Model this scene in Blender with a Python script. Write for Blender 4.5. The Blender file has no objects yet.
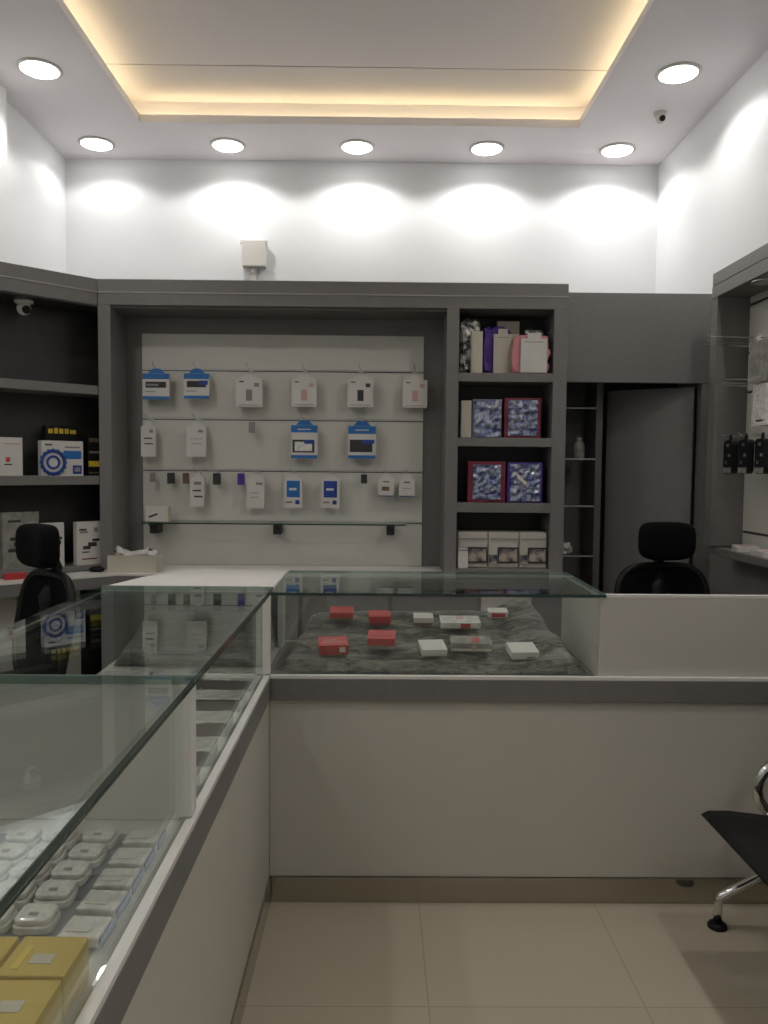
import bpy, bmesh, math, random
from mathutils import Vector, Matrix, noise
random.seed(7)
S = bpy.context.scene
COL = S.collection
R = math.radians

# ---------------------------------------------------------------- camera, world, exposure
cd = bpy.data.cameras.new('camera'); cam = bpy.data.objects.new('camera', cd); COL.objects.link(cam)
cd.sensor_fit = 'VERTICAL'; cd.sensor_height = 36; cd.lens = 36 * 800 / 1024; cd.clip_start = 0.02
cam.matrix_world = (Matrix.Translation((0, 0, 1.45)) @ Matrix.Rotation(R(-.5), 4, 'Z')
                    @ Matrix.Rotation(R(90 - 3.22), 4, 'X') @ Matrix.Rotation(R(.5), 4, 'Z'))
S.camera = cam
w = bpy.data.worlds.new('world'); S.world = w; w.use_nodes = True
w.node_tree.nodes['Background'].inputs[0].default_value = (.5, .5, .55, 1)
w.node_tree.nodes['Background'].inputs[1].default_value = 0.05
S.view_settings.view_transform = 'Standard'; S.view_settings.look = 'None'
S.view_settings.gamma = 1; S.view_settings.use_curve_mapping = False
S.view_settings.exposure = 0.0
DL_ROW = 9       # watts, row of downlights behind the partition
DL_SIDE = 8      # watts, first side downlights
DL_NEAR = 17.5      # watts, the others down the room
LED = 12
CEIL = 3.42

# ---------------------------------------------------------------- materials
def mat(name, col, rough=.5, metal=0, spec=.5, noise_amt=0, noise_scale=8, col2=None, bump=0, bump_scale=40, emit=None, estr=0, coat=0, alpha=None):
    m = bpy.data.materials.new(name); m.use_nodes = True
    nt = m.node_tree; b = nt.nodes['Principled BSDF']
    b.inputs['Base Color'].default_value = (*col, 1)
    b.inputs['Roughness'].default_value = rough
    b.inputs['Metallic'].default_value = metal
    b.inputs['Specular IOR Level'].default_value = spec
    b.inputs['Coat Weight'].default_value = coat
    if emit: b.inputs['Emission Color'].default_value = (*emit, 1); b.inputs['Emission Strength'].default_value = estr
    tc = nt.nodes.new('ShaderNodeTexCoord')
    if noise_amt or col2:
        n = nt.nodes.new('ShaderNodeTexNoise'); n.inputs['Scale'].default_value = noise_scale; n.inputs['Detail'].default_value = 4
        nt.links.new(tc.outputs['Object'], n.inputs['Vector'])
        r = nt.nodes.new('ShaderNodeValToRGB'); c2 = col2 or tuple(max(0, c * (1 - noise_amt)) for c in col)
        r.color_ramp.elements[0].position = .4; r.color_ramp.elements[1].position = .6
        r.color_ramp.elements[0].color = (*col, 1); r.color_ramp.elements[1].color = (*c2, 1)
        nt.links.new(n.outputs['Fac'], r.inputs['Fac']); nt.links.new(r.outputs['Color'], b.inputs['Base Color'])
    if bump:
        n2 = nt.nodes.new('ShaderNodeTexNoise'); n2.inputs['Scale'].default_value = bump_scale; n2.inputs['Detail'].default_value = 5
        nt.links.new(tc.outputs['Object'], n2.inputs['Vector'])
        bp = nt.nodes.new('ShaderNodeBump'); bp.inputs['Strength'].default_value = bump; bp.inputs['Distance'].default_value = .01
        nt.links.new(n2.outputs['Fac'], bp.inputs['Height']); nt.links.new(bp.outputs['Normal'], b.inputs['Normal'])
    return m

def glass_mat(name, tint, refl=(.9, .97, .95), rough=.0, ior=1.6):
    m = bpy.data.materials.new(name); m.use_nodes = True; nt = m.node_tree
    for n in list(nt.nodes): nt.nodes.remove(n)
    o = nt.nodes.new('ShaderNodeOutputMaterial'); mx = nt.nodes.new('ShaderNodeMixShader')
    t = nt.nodes.new('ShaderNodeBsdfTransparent'); g = nt.nodes.new('ShaderNodeBsdfGlossy'); f = nt.nodes.new('ShaderNodeFresnel')
    ge = nt.nodes.new('ShaderNodeNewGeometry'); mm = nt.nodes.new('ShaderNodeMapRange'); mm.inputs['To Min'].default_value = ior; mm.inputs['To Max'].default_value = 1 / ior
    nt.links.new(ge.outputs['Backfacing'], mm.inputs['Value']); nt.links.new(mm.outputs[0], f.inputs[0]); t.inputs[0].default_value = (*tint, 1); g.inputs[0].default_value = (*refl, 1); g.inputs['Roughness'].default_value = rough
    nt.links.new(f.outputs[0], mx.inputs[0]); nt.links.new(t.outputs[0], mx.inputs[1]); nt.links.new(g.outputs[0], mx.inputs[2])
    nt.links.new(mx.outputs[0], o.inputs[0]); return m

M = {}
M['wall'] = mat('wall_paint', (.80, .81, .82), .6, noise_amt=.02, noise_scale=2, bump=.03, bump_scale=120)
M['ceil'] = mat('ceiling_paint', (.88, .84, .85), .8, noise_amt=.02, noise_scale=2)
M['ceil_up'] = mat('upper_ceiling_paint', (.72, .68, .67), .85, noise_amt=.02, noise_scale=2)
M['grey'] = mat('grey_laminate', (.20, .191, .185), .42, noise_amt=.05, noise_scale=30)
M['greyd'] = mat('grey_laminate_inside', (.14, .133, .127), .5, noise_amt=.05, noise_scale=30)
M['edge'] = mat('grey_edge_band', (.42, .41, .40), .3)
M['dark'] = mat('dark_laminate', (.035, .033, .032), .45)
M['white'] = mat('white_laminate', (.60, .575, .515), .38, noise_amt=.02, noise_scale=3)
M['slat'] = mat('white_slatwall', (.60, .59, .54), .45, noise_amt=.02, noise_scale=3)
M['top'] = mat('white_worktop', (.80, .78, .74), .35)
M['kick'] = mat('glossy_grey_kick', (.40, .37, .30), .07, metal=.75)
M['chrome'] = mat('chrome', (.75, .75, .75), .12, metal=1)
M['steel'] = mat('satin_steel', (.55, .55, .54), .3, metal=1)
M['black'] = mat('black_fabric', (.004, .004, .0045), .9, spec=.15, bump=.3, bump_scale=300)
M['blackp'] = mat('black_plastic', (.008, .008, .009), .45, spec=.3)
M['mesh'] = mat('black_mesh', (.004, .004, .005), .85, spec=.15, bump=.5, bump_scale=500)
M['glass'] = glass_mat('showcase_glass', (.95, .97, .96))
M['glassv'] = glass_mat('clear_glass', (.98, .985, .98))
M['gedge'] = mat('green_glass_edge', (.015, .04, .035), .12, spec=.8)
M['paper'] = mat('white_card', (.66, .64, .60), .55)
M['cream'] = mat('cream_card', (.60, .56, .47), .7)
M['blue'] = mat('blue_card', (.02, .16, .46), .45)
M['navy'] = mat('navy_print', (.02, .06, .30), .4)
M['ink'] = mat('black_ink', (.03, .03, .032), .5)
M['inkg'] = mat('grey_ink', (.25, .24, .23), .5)
M['pinkink'] = mat('pink_print', (.55, .34, .32), .5)
M['red'] = mat('red_card', (.50, .035, .035), .4, coat=.3)
M['redd'] = mat('dark_red_edge', (.20, .02, .045), .45)
M['yellow'] = mat('yellow_card', (.62, .44, .06), .5, noise_amt=.05, noise_scale=10)
M['yellowp'] = mat('yellow_print', (.75, .55, .04), .5)
M['purple'] = mat('purple_card', (.085, .03, .30), .45)
M['pink'] = mat('pink_card', (.70, .28, .32), .5)
M['foil'] = mat('wrinkled_film_painted_glints', (.09, .13, .34), .12, metal=.6, col2=(.42, .46, .58), noise_scale=34, bump=1, bump_scale=34, coat=1)  # paler noise patches paint glints of the film into the colour
M['foild'] = mat('dark_film_painted_glints', (.05, .05, .06), .14, metal=.6, col2=(.60, .60, .58), noise_scale=26, bump=1, bump_scale=30, coat=1)  # pale mottling over dark: film glints put into the colour
M['film'] = mat('pale_clear_film', (.66, .65, .60), .22, col2=(.84, .83, .78), noise_scale=40, bump=.6, bump_scale=60, coat=.7)
M['tray'] = mat('blue_grey_tray', (.16, .18, .23), .4)
M['brown'] = mat('brown_print', (.16, .10, .06), .6)
M['taupe'] = mat('taupe_box', (.13, .115, .12), .5)
M['wallshade'] = mat('shaded_wall_taupe', (.24, .225, .215), .6)  # wall tone darkened for the shade below the right shelf
M['ivory'] = mat('ivory_card', (.58, .555, .49), .6)
M['smoke'] = mat('smoky_film_pack', (.24, .235, .21), .25, col2=(.34, .33, .29), noise_scale=25, bump=.5, bump_scale=40, coat=.5)
M['lens'] = mat('lit_diffuser', (1, 1, 1), .4, emit=(1, .97, .95), estr=9)
M['led'] = mat('warm_led', (1, .8, .4), .4, emit=(1, .85, .52), estr=LED)
M['photo'] = mat('printed_photo', (.46, .38, .32), .5, col2=(.04, .05, .08), noise_scale=22)

# floor: beige polished tiles
m = bpy.data.materials.new('beige_polished_tile'); m.use_nodes = True; nt = m.node_tree; b = nt.nodes['Principled BSDF']
tc = nt.nodes.new('ShaderNodeTexCoord'); mp = nt.nodes.new('ShaderNodeMapping'); br = nt.nodes.new('ShaderNodeTexBrick')
mp.inputs['Location'].default_value = (-.15, -.32, 0)
br.offset = 0; br.inputs['Scale'].default_value = 1; br.inputs['Brick Width'].default_value = .585; br.inputs['Row Height'].default_value = .585
br.inputs['Mortar Size'].default_value = .0025; br.inputs['Mortar Smooth'].default_value = .3
br.inputs['Color1'].default_value = (.56, .50, .39, 1); br.inputs['Color2'].default_value = (.54, .48, .375, 1); br.inputs['Mortar'].default_value = (.44, .39, .30, 1)
nt.links.new(tc.outputs['Object'], mp.inputs[0]); nt.links.new(mp.outputs[0], br.inputs[0]); nt.links.new(br.outputs[0], b.inputs['Base Color'])
b.inputs['Roughness'].default_value = .08; b.inputs['Specular IOR Level'].default_value = .6
M['floor'] = m

# cloth: wavy satin bands of grey
m = bpy.data.materials.new('grey_patterned_cloth'); m.use_nodes = True; nt = m.node_tree; b = nt.nodes['Principled BSDF']
tc = nt.nodes.new('ShaderNodeTexCoord'); mp = nt.nodes.new('ShaderNodeMapping'); wv = nt.nodes.new('ShaderNodeTexNoise'); rp = nt.nodes.new('ShaderNodeValToRGB')
mp.inputs['Rotation'].default_value = (0, 0, 0); mp.inputs['Scale'].default_value = (1.3, 5, 3)
wv.inputs['Scale'].default_value = 9; wv.inputs['Distortion'].default_value = 1.5; wv.inputs['Detail'].default_value = 9; wv.inputs['Roughness'].default_value = .68
rp.color_ramp.elements[0].color = (.025, .025, .023, 1); rp.color_ramp.elements[1].color = (.25, .24, .20, 1)
rp.color_ramp.elements[0].position = .42; rp.color_ramp.elements[1].position = .66
nt.links.new(tc.outputs['Object'], mp.inputs[0]); nt.links.new(mp.outputs[0], wv.inputs[0]); nt.links.new(wv.outputs['Fac'], rp.inputs[0]); nt.links.new(rp.outputs[0], b.inputs['Base Color'])
b.inputs['Roughness'].default_value = .45; b.inputs['Sheen Weight'].default_value = .3
M['cloth'] = m

# ---------------------------------------------------------------- mesh helpers
class MB:
    def __init__(s): s.bm = bmesh.new(); s.mats = []
    def mi(s, k):
        if k not in s.mats: s.mats.append(k)
        return s.mats.index(k)
    def box(s, x0, x1, y0, y1, z0, z1, k, mtx=None):
        i = s.mi(k); vs = [s.bm.verts.new((x, y, z)) for x in (x0, x1) for y in (y0, y1) for z in (z0, z1)]
        for f in ((0, 1, 3, 2), (4, 6, 7, 5), (0, 4, 5, 1), (2, 3, 7, 6), (0, 2, 6, 4), (1, 5, 7, 3)):
            s.bm.faces.new([vs[j] for j in f]).material_index = i
        if mtx: bmesh.ops.transform(s.bm, matrix=mtx, verts=vs)
        return s
    def prism(s, pts, z0, z1, k, axis='z'):
        i = s.mi(k); n = len(pts)
        def P(a, b, c): return {'z': (a, b, c), 'y': (a, c, b), 'x': (c, a, b)}[axis]
        lo = [s.bm.verts.new(P(a, b, z0)) for a, b in pts]; hi = [s.bm.verts.new(P(a, b, z1)) for a, b in pts]
        s.bm.faces.new(lo[::-1]).material_index = i; s.bm.faces.new(hi).material_index = i
        for j in range(n): s.bm.faces.new((lo[j], lo[(j + 1) % n], hi[(j + 1) % n], hi[j])).material_index = i
        return s
    def rbox(s, x0, x1, y0, y1, z0, z1, r, k, axis='z', seg=5):
        # box whose outline is rounded in the plane across `axis`
        a0, a1, b0, b1, c0, c1 = {'z': (x0, x1, y0, y1, z0, z1), 'y': (x0, x1, z0, z1, y0, y1), 'x': (y0, y1, z0, z1, x0, x1)}[axis]
        pts = []
        for cx, cy, st in ((a1 - r, b1 - r, 0), (a0 + r, b1 - r, 90), (a0 + r, b0 + r, 180), (a1 - r, b0 + r, 270)):
            for q in range(seg + 1):
                t = R(st + 90 * q / seg); pts.append((cx + r * math.cos(t), cy + r * math.sin(t)))
        return s.prism(pts, c0, c1, k, axis)
    def cyl(s, p0, p1, r0, r1=None, k='chrome', n=20):
        return s.tube([p0, p1], [r0, r0 if r1 is None else r1], k, n)
    def tube(s, pts, rad, k, n=10, closed=False):
        i = s.mi(k); pts = [Vector(p) for p in pts]; N = len(pts)
        if not hasattr(rad, '__len__'): rad = [rad] * N
        rings = []; up = None
        for j, p in enumerate(pts):
            if closed: t = (pts[(j + 1) % N] - pts[j - 1]).normalized()
            else: t = (pts[min(j + 1, N - 1)] - pts[max(j - 1, 0)]).normalized()
            if up is None: up = t.orthogonal().normalized()
            else:
                up = (up - t * up.dot(t)); up = up.normalized() if up.length > 1e-6 else t.orthogonal().normalized()
            v = t.cross(up)
            rings.append([s.bm.verts.new(p + (up * math.cos(2 * math.pi * q / n) + v * math.sin(2 * math.pi * q / n)) * rad[j]) for q in range(n)])
        for j in range(N if closed else N - 1):
            a, b = rings[j], rings[(j + 1) % N]
            for q in range(n): s.bm.faces.new((a[q], a[(q + 1) % n], b[(q + 1) % n], b[q])).material_index = i
        if not closed:
            s.bm.faces.new(rings[0][::-1]).material_index = i; s.bm.faces.new(rings[-1]).material_index = i
        return s
    def lathe(s, prof, k, n=32, c=(0, 0, 0)):
        i = s.mi(k); rings = []
        for r, z in prof:
            rings.append([s.bm.verts.new((c[0] + r * math.cos(2 * math.pi * q / n), c[1] + r * math.sin(2 * math.pi * q / n), c[2] + z)) for q in range(n)])
        for a, b in zip(rings, rings[1:]):
            for q in range(n): s.bm.faces.new((a[q], a[(q + 1) % n], b[(q + 1) % n], b[q])).material_index = i
        for rg in (rings[0][::-1], rings[-1]): s.bm.faces.new(rg).material_index = i
        return s
    def sphere(s, c, r, k, sc=(1, 1, 1), seg=16, nz=0, ns=5):
        i = s.mi(k); d = bmesh.ops.create_uvsphere(s.bm, u_segments=seg, v_segments=max(6, seg * 2 // 3), radius=1)
        for v in d['verts']:
            q = v.co.copy(); f = 1 + (nz * noise.noise(q * ns) if nz else 0)
            v.co = Vector((c[0] + q.x * r * sc[0] * f, c[1] + q.y * r * sc[1] * f, c[2] + q.z * r * sc[2] * f))
            for fc in v.link_faces: fc.material_index = i
        return s
    def grid(s, nu, nv, fn, k, thick=0):
        i = s.mi(k); g = [[s.bm.verts.new(fn(a / nu, b / nv)) for b in range(nv + 1)] for a in range(nu + 1)]
        for a in range(nu):
            for b in range(nv): s.bm.faces.new((g[a][b], g[a + 1][b], g[a + 1][b + 1], g[a][b + 1])).material_index = i
        return s
    def build(s, name, parent=None, bevel=0, smooth=False, loc=(0, 0, 0), solid=0, subd=0, segs=2):
        bmesh.ops.recalc_face_normals(s.bm, faces=s.bm.faces)
        me = bpy.data.meshes.new(name); s.bm.to_mesh(me); s.bm.free()
        for k in s.mats: me.materials.append(M[k])
        o = bpy.data.objects.new(name, me); COL.objects.link(o); o.location = loc
        if parent: o.parent = parent
        if solid:
            md = o.modifiers.new('solid', 'SOLIDIFY'); md.thickness = solid; md.offset = -1
        if bevel:
            md = o.modifiers.new('bevel', 'BEVEL'); md.width = bevel; md.segments = segs; md.limit_method = 'ANGLE'; md.angle_limit = R(40)
        if subd:
            md = o.modifiers.new('sub', 'SUBSURF'); md.levels = md.render_levels = subd
        if smooth:
            for p in me.polygons: p.use_smooth = True
            if smooth == 'angle':
                me.shade_smooth() if False else None
        return o

def tag(o, label=None, cat=None, group=None, kind=None):
    if label: o['label'] = label
    if cat: o['category'] = cat
    if group: o['group'] = group
    if kind: o['kind'] = kind
    return o
def empty(name, loc, label, cat, group=None, rz=0, rx=0):
    o = bpy.data.objects.new(name, None); COL.objects.link(o); o.location = loc; o.rotation_euler = (rx, 0, rz); o.empty_display_size = .05
    return tag(o, label, cat, group)
def copy_tree(o, parent=None):
    c = o.copy(); COL.objects.link(c)
    if parent: c.parent = parent
    for ch in list(o.children): copy_tree(ch, c)
    return c

# ---------------------------------------------------------------- setting
XL, XR, YB, YR = -2.03, 1.81, 5.30, -2.6
def struct(name, mb, **kw): return tag(mb.build(name, **kw), kind='structure')
struct('floor', MB().box(XL - .15, XR + .15, YR - .15, YB + .15, -.1, 0, 'floor'))
struct('wall_back', MB().box(XL - .12, XR + .12, YB, YB + .12, 0, 3.75, 'wall'))
struct('wall_left', MB().box(XL - .12, XL, YR, YB, 0, 3.75, 'wall').box(XL - .01, -1.972, 2.9, 4.35, 0, CEIL, 'wall'))
struct('wall_right', MB().box(XR, XR + .12, YR, YB, 0, 3.75, 'wall'))
struct('wall_rear', MB().box(XL - .12, XR + .12, YR - .12, YR, 0, 3.75, 'wall'))
# ceiling: lower ring with a tray opening, cavity behind the lip, upper slab
TX0, TX1, TY0, TY1 = -1.385, 1.15, -1.6, 4.735
LIP, UP, CV = 3.465, 3.58, .10
c = MB()
for a in ((XL, TX0, YR, YB), (TX1, XR, YR, YB), (TX0, TX1, TY1, YB), (TX0, TX1, YR, TY0)):
    c.box(*a, CEIL, LIP, 'ceil')
for a in ((XL, TX0 - CV, YR, YB), (TX1 + CV, XR, YR, YB), (TX0 - CV, TX1 + CV, TY1 + CV, YB), (TX0 - CV, TX1 + CV, YR, TY0 - CV)):
    c.box(*a, LIP, UP, 'ceil')
c.box(XL, XR, YR, 4.395, UP, UP + .1, 'ceil_up').box(XL, XR, 4.405, YB, UP, UP + .1, 'ceil_up').box(XL, XR, 4.39, 4.41, UP + .006, UP + .1, 'dark')
struct('ceiling', c)
struct('trim_1', MB().box(1.735, XR, 4.30, 4.36, 0, 1.91, 'grey'))

struct('wall_shade_panel', MB().box(1.800, XR, .9, 4.298, 0, 1.030, 'wallshade'))  # added sheet; shade on the lower right wall put into its colour
# LED strips lying on the lip of the tray
def strip(x0, x1, y0, y1, label):
    o = MB().box(x0, x1, y0, y1, LIP + .001, LIP + .007, 'led').build('led_strip'); tag(o, label, 'light strip')
strip(TX0, TX1, TY1 + .080, TY1 + .090, 'warm light strip hidden in the ceiling tray edge nearest the back wall')
strip(TX0 - .090, TX0 - .080, TY0, TY1, 'warm light strip hidden in the left edge of the ceiling tray')
strip(TX1 + .080, TX1 + .090, TY0, TY1, 'warm light strip hidden in the right edge of the ceiling tray')

# downlights
def downlight_proto():
    root = empty('downlight', (0, 0, 0), '', 'ceiling light')
    MB().lathe([(.098, 0), (.108, 0), (.109, -.005), (.104, -.009), (.098, -.010)], 'paper').build('trim_ring', root, smooth=True)
    MB().lathe([(.001, -.026), (.04, -.025), (.075, -.019), (.097, -.008), (.0975, -.002), (.001, -.002)], 'lens').build('diffuser', root, smooth=True)
    return root
proto = downlight_proto()
def place_light(i, x, y, W, label, group=None):
    o = proto if i == 0 else copy_tree(proto)
    o.location = (x, y, CEIL); o['label'] = label
    if group: o['group'] = group
    ld = bpy.data.lights.new('downlight_lamp', 'SPOT'); ld.energy = W; ld.spot_size = R(149); ld.spot_blend = .3
    ld.shadow_soft_size = .06; ld.color = (1, .98, .945)
    lo = bpy.data.objects.new('downlight_lamp', ld); COL.objects.link(lo); lo.parent = o; lo.location = (0, 0, -.035)
names = ['leftmost in the row along the back wall', 'second from left in the row along the back wall', 'middle of the row along the back wall',
         'second from right in the row along the back wall', 'rightmost in the row along the back wall']
i = 0
for x, n in zip((-1.74, -.936, -.142, .658, 1.465), names):
    place_light(i, x, 5.045, DL_ROW, 'lit round white recessed ceiling light, ' + n, 'recessed lights along the back wall'); i += 1
place_light(i, -1.70, 4.12, DL_SIDE, 'lit round recessed ceiling light by the left wall, left of the ceiling tray'); i += 1
place_light(i, 1.48, 4.08, DL_SIDE, 'lit round recessed ceiling light by the right wall beside the small ceiling camera'); i += 1
for y in (2.6, 1.1, -.4):
    for x, s in ((-1.70, 'left'), (1.48, 'right')):
        place_light(i, x, y, DL_NEAR, 'round recessed ceiling light overhead on the %s side nearer the viewer' % s, 'overhead lights on the %s' % s); i += 1

# dome / bullet cameras
def dome_camera(loc, label, rz=0, s=1.0):
    r = empty('security_camera', loc, label, 'security camera', rz=rz); r.scale = (s, s, s)
    MB().lathe([(.045, 0), (.045, -.012), (.030, -.018), (.001, -.018)], 'paper').build('mount', r, smooth=True)
    MB().sphere((0, 0, -.04), .034, 'paper', seg=20).build('housing', r, smooth=True)
    MB().lathe([(.020, 0), (.020, .012), (.015, .014), (.001, .012)], 'blackp', n=20).build('lens', r, loc=(0, -.026, -.048)).rotation_euler = (R(105), 0, 0)
dome_camera((1.55, 4.53, CEIL), 'tiny white security camera on the ceiling in the right corner', .1, .8)

# small box high on the back wall
r = empty('wall_box', (-.808, YB - .03, 2.735), 'small off-white box fixed high on the white back wall', 'wall box')
MB().box(-.075, .075, -.03, .03, 0, .165, 'paper').build('cover', r, bevel=.004)
MB().box(-.088, -.072, -.022, -.002, .145, .168, 'paper').build('ear', r)
MB().box(.072, .088, -.022, -.002, .145, .168, 'paper').build('ear', r)
MB().box(-.022, .012, -.006, .018, -.085, -.004, 'paper').build('cable_cover', r)

# ---------------------------------------------------------------- back wall unit
YF, YN = 4.20, 4.475
u = empty('display_cabinet', (0, YF, 0), 'long grey laminate wall unit with a framed niche and open shelf column', 'cabinet')
def P(name, mb, bevel=.002, label=None, parent=None, **kw):
    o = mb.build(name, parent or u, bevel=bevel, **kw)
    if label: o['label'] = label
    return o
MBb = lambda *a: MB().box(*a)
P('fascia', MB().box(-1.452, .985, -.002, .30, 2.342, 2.405, 'grey').box(-1.452, .985, 0, .28, 2.275, 2.336, 'grey'))
P('edge_strip', MBb(-1.452, .985, -.004, .27, 2.336, 2.342, 'edge'), 0, 'thin pale line along the fascia')
P('pilaster', MBb(-1.453, -1.388, 0, .335, 0, 2.275, 'grey'))
P('pilaster', MBb(.356, .420, 0, .275, 0, 2.275, 'grey'))
P('pilaster', MBb(.913, .985, 0, .275, 0, 2.275, 'grey'))
P('back_panel', MBb(-1.39, .358, .274, .295, 0, 2.275, 'grey'))
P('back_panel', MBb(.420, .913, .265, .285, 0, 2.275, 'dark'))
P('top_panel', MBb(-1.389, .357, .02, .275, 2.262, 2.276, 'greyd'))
for z0, z1 in ((1.900, 1.945), (1.562, 1.608), (1.215, 1.266), (.868, .917)):
    P('shelf', MBb(.420, .913, .004, .265, z0, z1, 'grey'))
MB().box(-1.452, .985, 0, .30, 2.405, 2.407, 'edge').build('top_edge', u)

# base cabinets under the long worktop
b0 = empty('base_cabinet', (0, 4.10, 0), 'grey base cabinet under the back worktop with one white door', 'cabinet')
P('carcass', MBb(-1.36, .985, 0, .095, .06, .825, 'grey'), parent=b0)
P('carcass', MBb(-1.35, .35, .105, .17, .06, .825, 'greyd'), parent=b0)
P('door', MBb(.54, .80, -.018, 0, .08, .815, 'white'), parent=b0, label='white door')
for x in (-1.30, -.84, -.38, .08): P('door', MBb(x, x + .44, -.018, 0, .08, .815, 'grey'), parent=b0)

# worktop: runs along the back and turns 45 degrees along the corner cabinet
f45 = .70710678
def diag(uu, off):            # corner cabinet's own plan: uu along its front, off into the wall
    s_ = .73 - uu; return (-1.454 - s_ * f45 - off * f45, 4.2 - s_ * f45 + off * f45)
A = diag(-.02, -.14); B = (diag(.73, -.14)[0] + .035, 4.045)
wt = empty('worktop', (0, 0, 0), 'long white worktop with grey front edge under the slatwall and corner shelves', 'worktop')
pts = [A, B, (.985, 4.045), (.985, 4.197), (.352, 4.197), (.352, 4.455), (-1.384, 4.455), (-1.384, 4.197), (-1.452, 4.197), diag(-.02, -.003)]
MB().prism(pts, .887, .897, 'top').build('surface', wt)
pts2 = [A, B, (.985, 4.045), (.985, 4.065), (B[0] + .01, 4.065), (A[0] + .008, A[1] + .022)]
MB().prism(pts2, .830, .886, 'grey').build('front_edge', wt)

# slatwall with aluminium slots
sw = empty('slatwall', (0, 4.46, .897), 'white slatwall panel with four metal slots in the grey niche', 'display panel')
zz = [1.138, 1.423, 1.706, 1.975]; lo = .897
for z in zz + [2.172]:
    P('board', MBb(-1.302, .252, 0, .0135, lo - .897, z - .006 - .897 if z < 2.1 else z - .897, 'slat'), .002, parent=sw); lo = z + .006
for z in zz: P('slot_rail', MB().box(-1.302, .252, .001, .012, z - .001 - .897, z + .0055 - .897, 'steel').box(-1.302, .252, .006, .0125, z - .0055 - .897, z - .001 - .897, 'ink'), 0, parent=sw)  # black lower strip paints the shade inside the slot gap
SW = 4.46

# ---------------------------------------------------------------- corner cabinet (45 degrees)
cc = empty('corner_cabinet', (*diag(0, 0), 0), 'dark grey diagonal corner shelf unit left of the slatwall', 'cabinet', rz=R(45))
W = .728
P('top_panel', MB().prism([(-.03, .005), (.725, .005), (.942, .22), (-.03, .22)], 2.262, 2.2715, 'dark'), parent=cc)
P('fascia', MB().prism([(-.03, -.002), (.7295, -.002), (.97, .24), (-.03, .24)], 2.342, 2.405, 'grey').prism([(-.03, 0), (.7285, 0), (.945, .22), (-.03, .22)], 2.272, 2.336, 'grey'), 0, parent=cc)
P('edge_strip', MB().prism([(-.03, -.004), (.7305, -.004), (.93, .20), (-.03, .20)], 2.336, 2.342, 'edge'), 0, parent=cc)
P('shelf', MB().prism([(-.01, .002), (.728, .002), (.945, .22), (-.01, .22)], 1.812, 1.858, 'grey'), parent=cc)
P('shelf', MB().prism([(-.01, .002), (.728, .002), (.945, .22), (-.01, .22)], 1.345, 1.391, 'grey'), parent=cc)
P('shelf', MB().prism([(-.01, .002), (.728, .002), (.945, .22), (-.01, .22)], .899, .925, 'grey'), parent=cc)
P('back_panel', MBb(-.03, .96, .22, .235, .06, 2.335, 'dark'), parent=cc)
P('base', MBb(-.01, W - .10, .03, .21, .06, .825, 'white'), parent=cc, label='off-white lower cupboard')
for k in range(2): P('door', MBb(-.01 + k * .32, .30 + k * .32, .0, .03, .06, .825, 'white'), parent=cc, label='off-white door')
def at(uu, off, z): return (*diag(uu, off), z)
p = diag(.40, .11); dome_camera((p[0], p[1], 2.2615), 'white dome security camera hanging inside the corner cabinet top', R(45), 1.0)

def carton(name, uu, off, z, w_, d_, h_, label, body, art, cat='box', group=None):
    r = empty(name, at(uu, off, z), label, cat, group, rz=R(45))
    a = MB().box(-w_ / 2, w_ / 2, 0, d_, 0, h_, body)
    for (x0, x1, z0, z1, k) in art: a.box((x0 - .5) * w_, (x1 - .5) * w_, -.0008, .001, z0 * h_, z1 * h_, k)
    a.build('carton', r)
    return r
carton('white_carton', .30, .06, 1.391, .125, .05, .188, 'plain white carton with small red dot on the left shelf', 'paper', [(.30, .9, .82, .85, 'pinkink'), (.36, .52, .36, .48, 'red'), (.3, .6, .28, .31, 'ink')])
r = carton('router_carton', .56, .05, 1.391, .215, .045, .178, 'white carton with blue target emblem on the left shelf', 'paper', [(.52, .95, .48, .72, 'blue'), (.55, .92, .80, .84, 'inkg'), (.08, .25, .86, .90, 'ink'), (.10, .45, .06, .10, 'navy'), (.74, .96, .05, .30, 'navy'), (.78, .92, .12, .24, 'paper')])
e = MB()
for rr, k in ((.058, 'navy'), (.030, 'navy')):
    pts_ = [(-.05 + rr * math.cos(t * math.pi / 12), -.003, .068 + rr * math.sin(t * math.pi / 12)) for t in range(24)]
    e.tube(pts_, .0085 if rr > .04 else .006, k, 6, closed=True)
for q in range(16):
    t = q * math.pi / 8; e.box(-.005, .005, -.0042, -.0012, .062, .070, 'navy', Matrix.Translation((-.05, 0, .068)) @ Matrix.Rotation(t, 4, 'Y'))
e.build('emblem', r)['label'] = 'blue round emblem'
carton('black_carton', .738, .07, 1.391, .070, .06, .215, 'narrow black carton with yellow band at the right end of the left shelf', 'blackp', [(.05, .95, .22, .36, 'yellowp'), (.1, .9, .55, .60, 'inkg'), (.1, .9, .82, .92, 'brown'), (.1, .9, .05, .09, 'brown')])
carton('dark_carton', .60, .15, 1.391, .17, .03, .26, 'tall black carton with yellow lettering standing behind the blue emblem carton', 'blackp', [(.08, .22, .84, .93, 'yellowp'), (.26, .38, .84, .95, 'yellowp'), (.42, .55, .84, .94, 'yellowp'), (.59, .72, .84, .94, 'yellowp'), (.76, .95, .84, .92, 'yellowp')])
carton('gadget_carton', .36, .09, .925, .18, .04, .285, 'large pale carton with black device picture, leftmost on the corner worktop', 'smoke', [(.15, .5, .82, .86, 'ink'), (.55, .8, .84, .92, 'inkg'), (.2, .55, .5, .56, 'ink'), (.30, .9, .40, .47, 'ink'), (.15, .6, .3, .36, 'ink'), (.5, .85, .1, .2, 'inkg')])
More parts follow.
